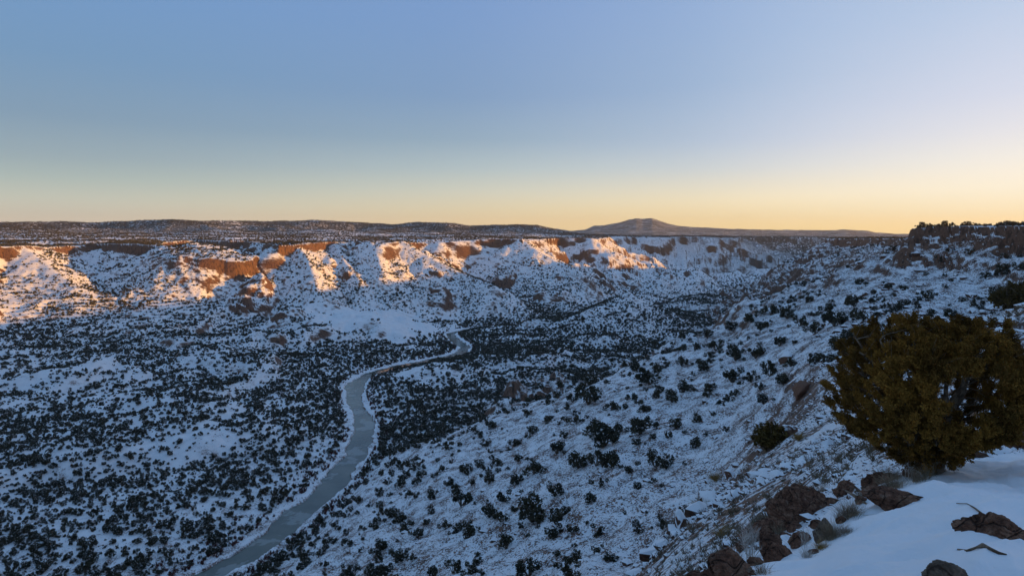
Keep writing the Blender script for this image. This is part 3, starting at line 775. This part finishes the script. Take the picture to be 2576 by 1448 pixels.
rock(1951, 1376, 54, 56, 66, 'upright rounded brown boulder beside the frosted shrub', dep=.8, sink=.15, group=GB)
rock(1965, 1402, 112, 40, 67, 'wedge shaped brown slab right below the upright rounded boulder', rz=15, tilt=13, dep=.5, sink=.25, group=GB)
rock(1845, 1448, 120, 78, 68, 'broad brown boulder at the lower left end of the snow ledge', tilt=-14, dep=.7, sink=.2, Ymin=4, group=GB)
rock(1795, 1470, 55, 50, 69, 'small dark boulder at the bottom edge, left of the broad one', dep=.8, sink=.2, Ymin=4, group=GB)
rock(2022, 1366, 56, 34, 70, 'small dark rock between two tufts at the snow edge', dep=.7, sink=.2, group=GB)
rock(2086, 1345, 50, 56, 71, 'greyish rock with dry grass growing over its face', m=M_rock2, dep=.6, sink=.2, group=GB)
rock(2140, 1236, 66, 34, 72, 'small blackish rock on the snow rim behind the largest boulder', dep=.6, sink=.2, group=GB)
rock(2222, 1212, 80, 38, 73, 'dark rock under the dry brush left of the juniper base', dep=.7, sink=.2, group=GB)
rock(2062, 1322, 40, 20, 74, 'smallest brown rock, under the overhang of the largest boulder', dep=.7, sink=.2, group=GB)
rock(2585, 1130, 60, 60, 75, 'reddish boulder at the right edge behind the juniper', dep=.8, sink=.2, Ymin=8, group=GB)
for i, (px, py, w, h) in enumerate([(1905, 1418, 40, 22), (1870, 1380, 34, 24), (1980, 1352, 30, 18), (2003, 1330, 36, 22), (2120, 1312, 26, 16), (2170, 1262, 30, 16), (2195, 1232, 36, 18), (2245, 1205, 40, 20), (1835, 1412, 36, 22), (2050, 1390, 24, 12),
        (1758, 1462, 50, 30), (2100, 1262, 40, 18), (2290, 1196, 34, 20)]):
    rock(px, py, w, h, 150+i, 'small brown stone along the snow edge, %d%% across and %d%% down the photo' % (round(px/25.75), round((py-h/2)/14.48)), name='stone', dep=.9, sink=.15, Ymin=3, hi=False, group='small stones along the snow edge')
M_rs = rock_mat('snow capped ledge', (.045, .025, .02), (.15, .075, .05), (.27, .15, .10), 2.2, snowtop=True, bump=.03)
GL = 'snow capped ledges above the juniper'
for i, (px, py, w, h, lab) in enumerate([(2520, 776, 70, 22, 'highest snow capped brown ledge at the right edge'), (2560, 800, 110, 28, 'broad snow capped ledge second from the top at the right edge'),
        (2505, 808, 60, 20, 'small snow capped ledge left of the broad one'), (2580, 838, 120, 40, 'lowest reddish ledge beside the top of the near juniper'), (2478, 790, 40, 16, 'leftmost small snow capped stone of the ledges')]):
    rock(px, py, w, h, 90+i, lab, name='ledge', dep=.7, sink=.3, Ymin=18, m=M_rs, cuts=14, group=GL, flat=.5)
GR = 'red brown outcrops on the rib'
for i, (px, py, w, h, lab) in enumerate([(2026, 985, 46, 52, 'upright red brown outcrop on the slope left of the near juniper'), (1992, 1092, 60, 50, 'jagged dark outcrop just below the upright one'),
        (1715, 1330, 40, 66, 'dark red outcrop on the edge of the rocky rib near the bottom'), (1985, 905, 40, 34, 'red outcrop among trees high on the near slope'),
        (2170, 745, 44, 20, 'squat brown outcrop low on the nose of the right hand cliff'), (1840, 1195, 40, 22, 'low brown outcrop on the rib beside the round bush')]):
    rock(px, py, w, h, 120+i, lab, name='rock_outcrop', dep=.8, sink=.2, Ymin=20, m=M_rs if i != 0 else M_rock, cuts=16, group=GR, flat=.45, hi=False)

# dry plants -----------------------------------------------------------
def tuft(px, py, w, h, n_, seed, label, m=M_grass, name='grass_tuft', Ymin=2.0, spread=.55, cat_='plant', group='dry plants at the snow edge', th_=.012, off=0):
    x, y, z = at(px, py, Ymin); k = y/FD; r = np.random.default_rng(seed); H = h*k; Wd = w*k
    P = []; Fs = []; o = 0
    n0 = n_
    b = np.stack([r.normal(0, Wd*.14, n0), r.normal(0, Wd*.14, n0), np.full(n0, -.02)], 1)
    d = np.stack([r.normal(0, spread, n0)+b[:, 0]/(Wd*.3+1e-6)*.4, r.normal(0, spread, n0), np.ones(n0)], 1)
    d /= np.linalg.norm(d, axis=1, keepdims=True)
    L = H*r.uniform(.5, 1.1, (n0, 1)); s = np.cross(d, r.normal(0, 1, (n0, 3))); s /= np.linalg.norm(s, axis=1, keepdims=True); s *= th_*k*100*.6
    bend = np.stack([r.normal(0, .2, n0), r.normal(0, .2, n0), -np.abs(r.normal(0, .12, n0))], 1)*L
    m1 = b+d*L*.55; t = b+d*L+bend
    v = np.stack([b-s*.5, b+s*.5, m1+s*.4, m1-s*.4, t+s*.12, t-s*.12], 1).reshape(-1, 3)
    i0 = np.arange(n0)*6
    f = np.concatenate([np.stack([i0, i0+1, i0+2, i0+3], 1), np.stack([i0+3, i0+2, i0+4, i0+5], 1)])
    ob = link(name, mesh(name, v, f, m)); ob.location = (x, y+off, z)
    return tag(ob, label, cat_, group)
def twiggy(px, py, w, h, seed, label, m=M_frost, name='shrub', Ymin=2.0, dens_=9, off=0, group='frosted shrubs by the snow edge', fine=1.0):
    x, y, z = at(px, py, Ymin); k = y/FD; r = random.Random(seed); H = h*k; Wd = w*k; parts = []
    def grow(p, d, L, rad, lv):
        q = p; pts = [p]; rs = [rad]
        for i in range(3):
            d = (d+Vector((r.gauss(0, .16), r.gauss(0, .16), r.gauss(.08, .08)))).normalized(); q = q+d*L/3; pts.append(q); rs.append(rad*(1-.22*(i+1)))
        parts.append(tube(pts, rs, 3))
        if lv > 0:
            for i in range(r.randint(3, 5)):
                b = pts[r.randint(1, 3)]; dd = (d+Vector((r.gauss(0, .55), r.gauss(0, .55), r.gauss(.1, .3)))).normalized()
                grow(b, dd, L*r.uniform(.35, .65), rad*.55, lv-1)
    for i in range(dens_):
        a = r.uniform(0, 2*PI); s = r.uniform(.1, .75)
        d = Vector((math.cos(a)*s*Wd/H*.6, math.sin(a)*s*Wd/H*.6, 1)).normalized()
        grow(Vector((r.gauss(0, Wd*.07), r.gauss(0, Wd*.07), -.02)), d, H*r.uniform(.5, .68), H*.013*fine, 3)
    v, f, _ = cat(parts)
    ob = link(name, mesh(name, v, f, m)); ob.location = (x, y+off, z)
    return tag(ob, label, 'shrub', group)
tuft(2140, 1297, 62, 60, 420, 1, 'largest grey brown grass tuft, leaning right over the snow beside the largest boulder', spread=.5)
tuft(2172, 1246, 60, 32, 200, 2, 'pale yellowish grass tuft behind the largest grass tuft')
tuft(2092, 1352, 60, 58, 420, 3, 'grey grass tuft growing over the greyish rock', spread=.4)
tuft(2133, 1338, 44, 28, 160, 4, 'small grey grass clump right of the rock covered in grass')
tuft(2070, 1376, 50, 30, 300, 5, 'low golden plant in snow below the greyish rock', m=M_gold, spread=.9)
tuft(2245, 1226, 80, 46, 420, 6, 'wide brown dry grass clump left of the juniper base')
tuft(1848, 1425, 50, 60, 160, 7, 'sparse tall grass in front of the broad lower boulder', spread=.35, Ymin=4)
tuft(2030, 1400, 30, 40, 160, 8, 'small pale tuft at the tip of the wedge shaped slab', m=M_frost, spread=.4)
for i, (px, py, w, h, n_) in enumerate([(1960, 1345, 34, 40, 120), (2002, 1372, 30, 30, 110), (1915, 1440, 50, 44, 170), (2200, 1245, 40, 30, 150), (2225, 1205, 50, 44, 220), (1800, 1440, 44, 50, 150), (2110, 1302, 30, 34, 120), (2255, 1200, 40, 34, 160), (2370, 1185, 30, 20, 90), (2478, 1318, 26, 22, 70)]):
    tuft(px, py, w, h, n_, 60+i, 'thin dry grass among the snow edge rocks, %d%% across and %d%% down the photo' % (round(px/25.75), round((py-h/2)/14.48)), Ymin=3, spread=.45)
tuft(2310, 1206, 60, 40, 260, 9, 'brown tuft directly under the left side of the juniper')
twiggy(1888, 1402, 96, 92, 21, 'large pale frosted shrub between the boulders at lower left', dens_=13)
twiggy(2287, 1200, 60, 72, 22, 'pale frosted shrub in front of the juniper trunk', dens_=10)
twiggy(2025, 1375, 34, 56, 23, 'thin pale frosted shrub beside the small dark rock', dens_=6)
twiggy(2326, 1205, 44, 50, 24, 'small rusty twig shrub right of the frosted one under the juniper', m=M_sage, dens_=8)
GP = 'dry shrubs on the near slope'
near_pl = [(1765, 1275, 40, 34, 'gold'), (1690, 1345, 46, 50, 'sage'), (1865, 1215, 44, 36, 'sage'), (1800, 1205, 50, 24, 'gold'), (1820, 1345, 50, 36, 'gold'), (1770, 1395, 46, 40, 'sage'), (1725, 1420, 40, 34, 'sage'),
           (1900, 1285, 36, 30, 'sage'), (2010, 1105, 34, 24, 'gold'), (2040, 1180, 70, 40, 'sage'), (1950, 1195, 34, 26, 'sage'), (2105, 1165, 60, 36, 'sage'), (2190, 1140, 70, 36, 'sage'), (1930, 1250, 34, 24, 'grass'),
           (2000, 1155, 40, 26, 'grass'), (2070, 1235, 44, 28, 'grass'), (1840, 1290, 30, 26, 'grass'), (1740, 1330, 34, 30, 'grass'), (1660, 1400, 34, 30, 'sage'), (1870, 1345, 32, 24, 'grass')]
for i, (px, py, w, h, k) in enumerate(near_pl):
    pl = '%d%% across and %d%% down the photo' % (round(px/25.75), round((py-h*.4)/14.48))
    if k == 'sage': twiggy(px, py, w, h, 200+i, 'grey twiggy shrub on the stony slope, '+pl, m=M_sage, Ymin=7, dens_=8, group=GP, fine=1.5)
    elif k == 'gold': tuft(px, py, w, h, 260, 200+i, 'golden brown bush on the stony slope, '+pl, m=M_gold, name='shrub', Ymin=7, spread=.8, cat_='shrub', group=GP)
    else: tuft(px, py, w, h, 130, 200+i, 'dry grass tuft on the stony slope, '+pl, Ymin=7, group=GP)

# branches lying in the snow
def branch(pts, rads, label, m=M_fbark, name='fallen_branch'):
    P = []
    for px, py, dz in pts:
        x, y, z = at(px, py, 2); P.append((x, y, z+dz))
    c = Vector(P[0]); v, f = tube([tuple(Vector(p)-c) for p in P], rads, 8)
    v = v*(1+0*v); o = link(name, mesh(name, v, f, m, True)); o.location = c
    return tag(o, label, 'branch')
branch([(2408, 1380, 0), (2432, 1385, .004), (2455, 1380, .01), (2472, 1376, .014), (2490, 1383, .01), (2512, 1392, .004), (2532, 1394, 0)], [.004, .007, .006, .013, .008, .009, .004], 'flat dark root lying in the snow below the right boulder')
branch([(2405, 1264, 0), (2432, 1268, .01), (2450, 1280, .012), (2466, 1292, .012), (2482, 1304, .0)], [.003, .004, .006, .007, .008], 'thin dark branch half buried in snow beside the right boulder')
branch([(2125, 1234, .02), (2145, 1248, .03), (2165, 1262, .02), (2180, 1266, 0)], [.02, .02, .016, .008], 'short dark log in the snow right of the largest boulder')

# near junipers --------------------------------------------------------
def near_juniper(px, Yc, outline, cpx, cpy, base_px, base_py, nclump, nleaf, leaf, seed, label, depth=1.0, stems=9, Ymin=6, mleaf=M_fleaf, hole=0):
    """crown shaped by an outline of (angle, radius) seen from the front; depth is its real thickness"""
    r = np.random.default_rng(seed)
    bx, by, bz = at(base_px, base_py, Ymin)
    k = by/FD
    cen = np.array([(cpx-CX)*k, by+.25*depth, -(cpy-CY)*k])
    ang = np.array([a for a, q in outline]); rad = np.array([q for a, q in outline])*k
    o_ = np.argsort(ang); ang, rad = ang[o_], rad[o_]
    ang = np.concatenate([ang-2*PI, ang, ang+2*PI]); rad = np.tile(rad, 3)
    C = []
    tries = 0
    while len(C) < nclump and tries < 30*nclump:
        tries += 1
        a = r.uniform(-PI, PI); rho = r.uniform(.12, 1)**.5; yy = r.uniform(-1, 1)
        if yy*yy > 1-rho*rho*.75: continue
        if rho < .55 and abs(yy) < .35 and r.uniform() < .7: continue
        R_ = np.interp(a, ang, rad)*rho*.87
        p = cen+np.array([math.cos(a)*R_, yy*depth, math.sin(a)*R_])
        if any(np.linalg.norm((p-q)/np.array([1, 1, 1.2])) < .062*leafscale(k) for q in C[-60:]): continue
        if r.uniform() < .38: p[1] = cen[1]-math.sqrt(max(.02, 1-rho*rho))*depth*r.uniform(.75, 1)
        C.append(p)
    C = np.array(C)
    gzz = gz(C[:, 0], C[:, 1]); C[:, 2] = np.maximum(C[:, 2], gzz+.12*k*100/.6*.01)
    base = np.array([bx, by, bz])
    sc = k/ (10/FD)
    LV = []; 
    out = C-(base+np.array([0, 0, .45*sc])); out /= np.linalg.norm(out, axis=1, keepdims=True)
    P = []; D = []
    for c, d in zip(C, out):
        n1 = int(nleaf*r.uniform(.6, 1.3)); cr = r.uniform(.085, .15)*sc
        # upswept sprays: short fingers of scale leaves
        nf = 9
        for q in range(nf):
            dd = d*.9+r.normal(0, .55, 3)+np.array([0, 0, .55]); dd /= np.linalg.norm(dd)
            t = r.uniform(0, 1, n1//nf)[:, None]
            pp_ = c+dd*(t*1.5-.35)*cr+r.normal(0, .022*sc, (n1//nf, 3))*(1.15-t*.7)
            P.append(pp_); D.append(np.repeat(dd[None], len(pp_), 0))
    P = np.concatenate(P); D = np.concatenate(D)
    lv, lf = leaf_quads(P-base, D, leaf*sc, 1.9, .5, r)
    S = []
    nodes = []
    for s in range(stems):
        a = 2*PI*s/stems+r.uniform(-.3, .3); tgt = cen+np.array([math.cos(a)*.62*np.mean(rad), math.sin(a)*.5*depth, r.uniform(.0, .5)*np.mean(rad)])
        p0 = base+np.array([math.cos(a), math.sin(a), 0])*.05*sc-np.array([0, 0, .08*sc]); pts = [p0]
        for i in range(1, 7):
            t = i/6; q = p0*(1-t)+tgt*t; q = q+np.array([0, 0, .14*sc*math.sin(t*PI)])+r.normal(0, .025*sc, 3); pts.append(q); nodes.append((q, t))
        S.append(tube([tuple(p-base) for p in pts], [(.05*(1-i/6)+.012)*sc for i in range(7)], 7))
    NP = np.array([q for q, t in nodes])
    for c in C:
        if np.linalg.norm(NP-c, axis=1).min() > .5*sc: continue
        j = np.argmin(np.linalg.norm(NP-c, axis=1)+np.maximum(NP[:, 2]-c[2]+.1, 0)*1.5); a = NP[j]
        mid = (a+c)/2+r.normal(0, .04*sc, 3)+np.array([0, 0, -.03*sc])
        S.append(tube([tuple(a-base), tuple(mid-base), tuple(c-base)], [.013*sc, .009*sc, .004*sc], 4))
        for q in range(3):
            e = c+r.normal(0, .11*sc, 3); S.append(tube([tuple(mid-base), tuple((mid+e)/2+r.normal(0, .01, 3)-base), tuple(e-base)], [.005*sc, .003*sc, .0015*sc], 3))
    sv, sf, _ = cat(S)
    root = bpy.data.objects.new('juniper_tree', None); COL.objects.link(root); root.location = tuple(base)
    link('crown', mesh('crown', lv, lf, mleaf), root); link('trunk', mesh('trunk', sv, sf, M_fbark, True), root)
    return tag(root, label, 'tree')
def leafscale(k): return k/(10/FD)
OUTL = []
for qx, qy in [(2600, 960), (2585, 880), (2560, 855), (2530, 850), (2505, 775), (2480, 790), (2420, 785), (2360, 792), (2300, 800), (2250, 812), (2200, 832), (2175, 850), (2150, 868), (2140, 890), (2125, 940), (2108, 985), (2100, 1050), (2100, 1090), (2112, 1128),
               (2170, 1155), (2230, 1178), (2300, 1200), (2350, 1205), (2390, 1175), (2430, 1135), (2480, 1140), (2520, 1150), (2560, 1100), (2590, 1040)]:
    qx = qx+32 if qx < 2200 else (qx+16 if qx < 2335 else qx+8); OUTL.append((math.atan2(965-qy, qx-2335), math.hypot(qx-2335, 965-qy)))
near_juniper(0, 10, OUTL, 2335, 965, 2345, 1188, 820, 640, .0165, 5, 'large bushy olive brown juniper on the snowy rim, filling the right of the photo', depth=1.25, stems=13)
O2 = [(a, 60+10*math.sin(3*a)) for a in np.linspace(-3.1, 3.1, 14)]
near_juniper(0, 38, [(a, 74-38*abs(math.sin(a)) if math.sin(a) > 0 else 30) for a in np.linspace(-3.1, 3.1, 16)], 2566, 752, 2560, 775, 110, 420, .026, 6, 'olive juniper on the snow capped ledges at the right edge', depth=2.4, Ymin=25, stems=7, mleaf=M_fleaf2)
near_juniper(0, 55, [(a, 28 if math.sin(a) > -.2 else 20) for a in np.linspace(-3.1, 3.1, 16)], 1938, 1100, 1938, 1128, 60, 300, .024, 8, 'small round olive juniper on the stony rib below the near juniper', depth=.8, Ymin=20, stems=6, mleaf=M_fleaf2)
# leaning dead limb at the right edge
x, y, z = at(2572, 1125, 8)
v, f, _ = cat([tube([(0, 0, -.1), (.01, 0, .25), (-.02, .02, .5), (-.10, .02, .8)], [.05, .04, .03, .012], 8), tube([(0, 0, .3), (.06, .02, .55), (.05, .0, .8)], [.025, .018, .006], 6), tube([(-.02, .02, .5), (.03, 0, .7), (.02, 0, .95)], [.015, .01, .004], 5)])
o = link('dead_limb', mesh('dead_limb', v, f, M_dead, True)); o.location = (x, y, z); tag(o, 'bare orange dead limb at the right edge beside the juniper', 'branch')


# ------------------------------------------------------------------ evening haze
import bmesh
bm = bmesh.new(); bmesh.ops.create_cube(bm, size=1)
zlo, zhi = float(Z2.min())-2, float(Z2.max())+12
bmesh.ops.scale(bm, vec=(53000, 53000, zhi-zlo), verts=bm.verts); bmesh.ops.translate(bm, vec=(0, 0, (zhi+zlo)/2), verts=bm.verts)
hm = bpy.data.meshes.new('haze'); bm.to_mesh(hm); bm.free()
mh = bpy.data.materials.new('evening haze'); mh.use_nodes = True; hn = mh.node_tree.nodes; hn.remove(hn['Principled BSDF'])
pv = hn.new('ShaderNodeVolumePrincipled'); pv.inputs['Density'].default_value = HAZE; pv.inputs['Color'].default_value = (.95, .93, .9, 1); pv.inputs['Anisotropy'].default_value = .45
mh.node_tree.links.new(pv.outputs[0], hn['Material Output'].inputs['Volume']); hm.materials.append(mh)
tag(link('haze', hm), kind='stuff')
# ------------------------------------------------------------------ light, sky, camera
w = bpy.data.worlds.new('World'); scene.world = w; w.use_nodes = True
nt = w.node_tree; n = N(nt); bg = nt.nodes['Background']
tc = n('ShaderNodeTexCoord').outputs['Generated']
nm = n('ShaderNodeVectorMath', operation='NORMALIZE'); n.l(tc, nm.inputs[0])
sp = n('ShaderNodeSeparateXYZ'); n.l(nm.outputs[0], sp.inputs[0])
def lin(c): return tuple(((q/255+.055)/1.055)**2.4 if q > 10 else q/255/12.92 for q in c)
el = n.math('ARCSINE', sp.outputs[2]); elf = n.math('DIVIDE', el, math.radians(90), True)
az = n.math('MULTIPLY', n.math('ARCTAN2', sp.outputs[0], sp.outputs[1]), 180/PI)
def rmp(st): return n.ramp(elf, [(d/90, tuple(q*(1+.16*max(0, 1-d/6)) for q in lin(c))) for d, c in st])
HI = [(32, (116, 152, 193)), (60, (102, 139, 182)), (90, (96, 133, 177))]
s1 = rmp([(0, (220, 198, 172)), (1.1, (216, 201, 176)), (2.9, (197, 200, 184)), (4.4, (172, 187, 183)), (5.8, (155, 175, 183)), (8.7, (132, 160, 183)), (13, (118, 155, 191)), (18, (114, 154, 200))]+HI)
s2 = rmp([(0, (242, 208, 150)), (1.3, (238, 210, 158)), (2.4, (228, 212, 172)), (4, (212, 212, 194)), (6, (182, 199, 203)), (8.4, (150, 176, 196)), (12, (130, 161, 198)), (19.6, (124, 158, 206))]+HI)
s3 = rmp([(0, (252, 218, 150)), (1.2, (250, 222, 160)), (3.1, (245, 232, 196)), (5.7, (210, 218, 222)), (7.9, (185, 203, 226)), (12.6, (163, 189, 220)), (18.5, (154, 182, 220))]+HI)
s4 = rmp([(0, (255, 222, 155)), (.9, (255, 228, 165)), (1.9, (255, 238, 196)), (3.5, (255, 246, 222)), (5.5, (246, 244, 236)), (7.4, (232, 234, 240)), (10, (214, 222, 240)), (16, (188, 207, 234)), (32, (142, 170, 208)), (60, (100, 137, 182)), (90, (91, 128, 173))])
def mr(a_, b_):
    q = n('ShaderNodeMapRange'); n.l(az, q.inputs[0]); q.interpolation_type = 'SMOOTHSTEP'; q.inputs[1].default_value = a_; q.inputs[2].default_value = b_; return q.outputs[0]
c = n.mix(mr(-38, 8), s1, s2); c = n.mix(mr(-8, 28), c, s3); c = n.mix(mr(12, 42), c, s4); c = n.mix(mr(100, 160), c, s1)
sky = n('ShaderNodeTexSky', sky_type='NISHITA', sun_disc=False, sun_elevation=SUN_EL, sun_rotation=SUN_AZ, altitude=1900, air_density=1.0, dust_density=.6, ozone_density=2.0)
sk = n('ShaderNodeVectorMath', operation='SCALE'); n.l(sky.outputs[0], sk.inputs[0]); sk.inputs['Scale'].default_value = 1.0
c = n.mix(0.0, c, sk.outputs[0])
n.l(c, bg.inputs[0]); bg.inputs[1].default_value = .5

L = bpy.data.lights.new('sun', 'SUN'); L.energy = 4.1; L.angle = math.radians(.55); L.color = (1, .43, .015)
lo = bpy.data.objects.new('sun', L); COL.objects.link(lo)
sd = Vector((math.sin(SUN_AZ)*math.cos(SUN_EL), math.cos(SUN_AZ)*math.cos(SUN_EL), math.sin(SUN_EL)))
lo.rotation_euler = sd.to_track_quat('Z', 'Y').to_euler(); lo.location = (0, 0, 500)

cam = bpy.data.cameras.new('camera'); co = bpy.data.objects.new('camera', cam); COL.objects.link(co)
cam.sensor_width = 36; cam.lens = 36*FD/2575; cam.shift_y = -(287.5-CY*KPX)/1024
cam.clip_start = .1; cam.clip_end = 120000
co.location = (0, 0, 0); co.rotation_euler = (PI/2, 0, 0)
scene.camera = co
scene.view_settings.view_transform = 'Standard'; scene.view_settings.look = 'None'; scene.view_settings.exposure = 1.0; scene.view_settings.gamma = 1
scene.cycles.max_bounces = 5; scene.cycles.diffuse_bounces = 2; scene.cycles.glossy_bounces = 2
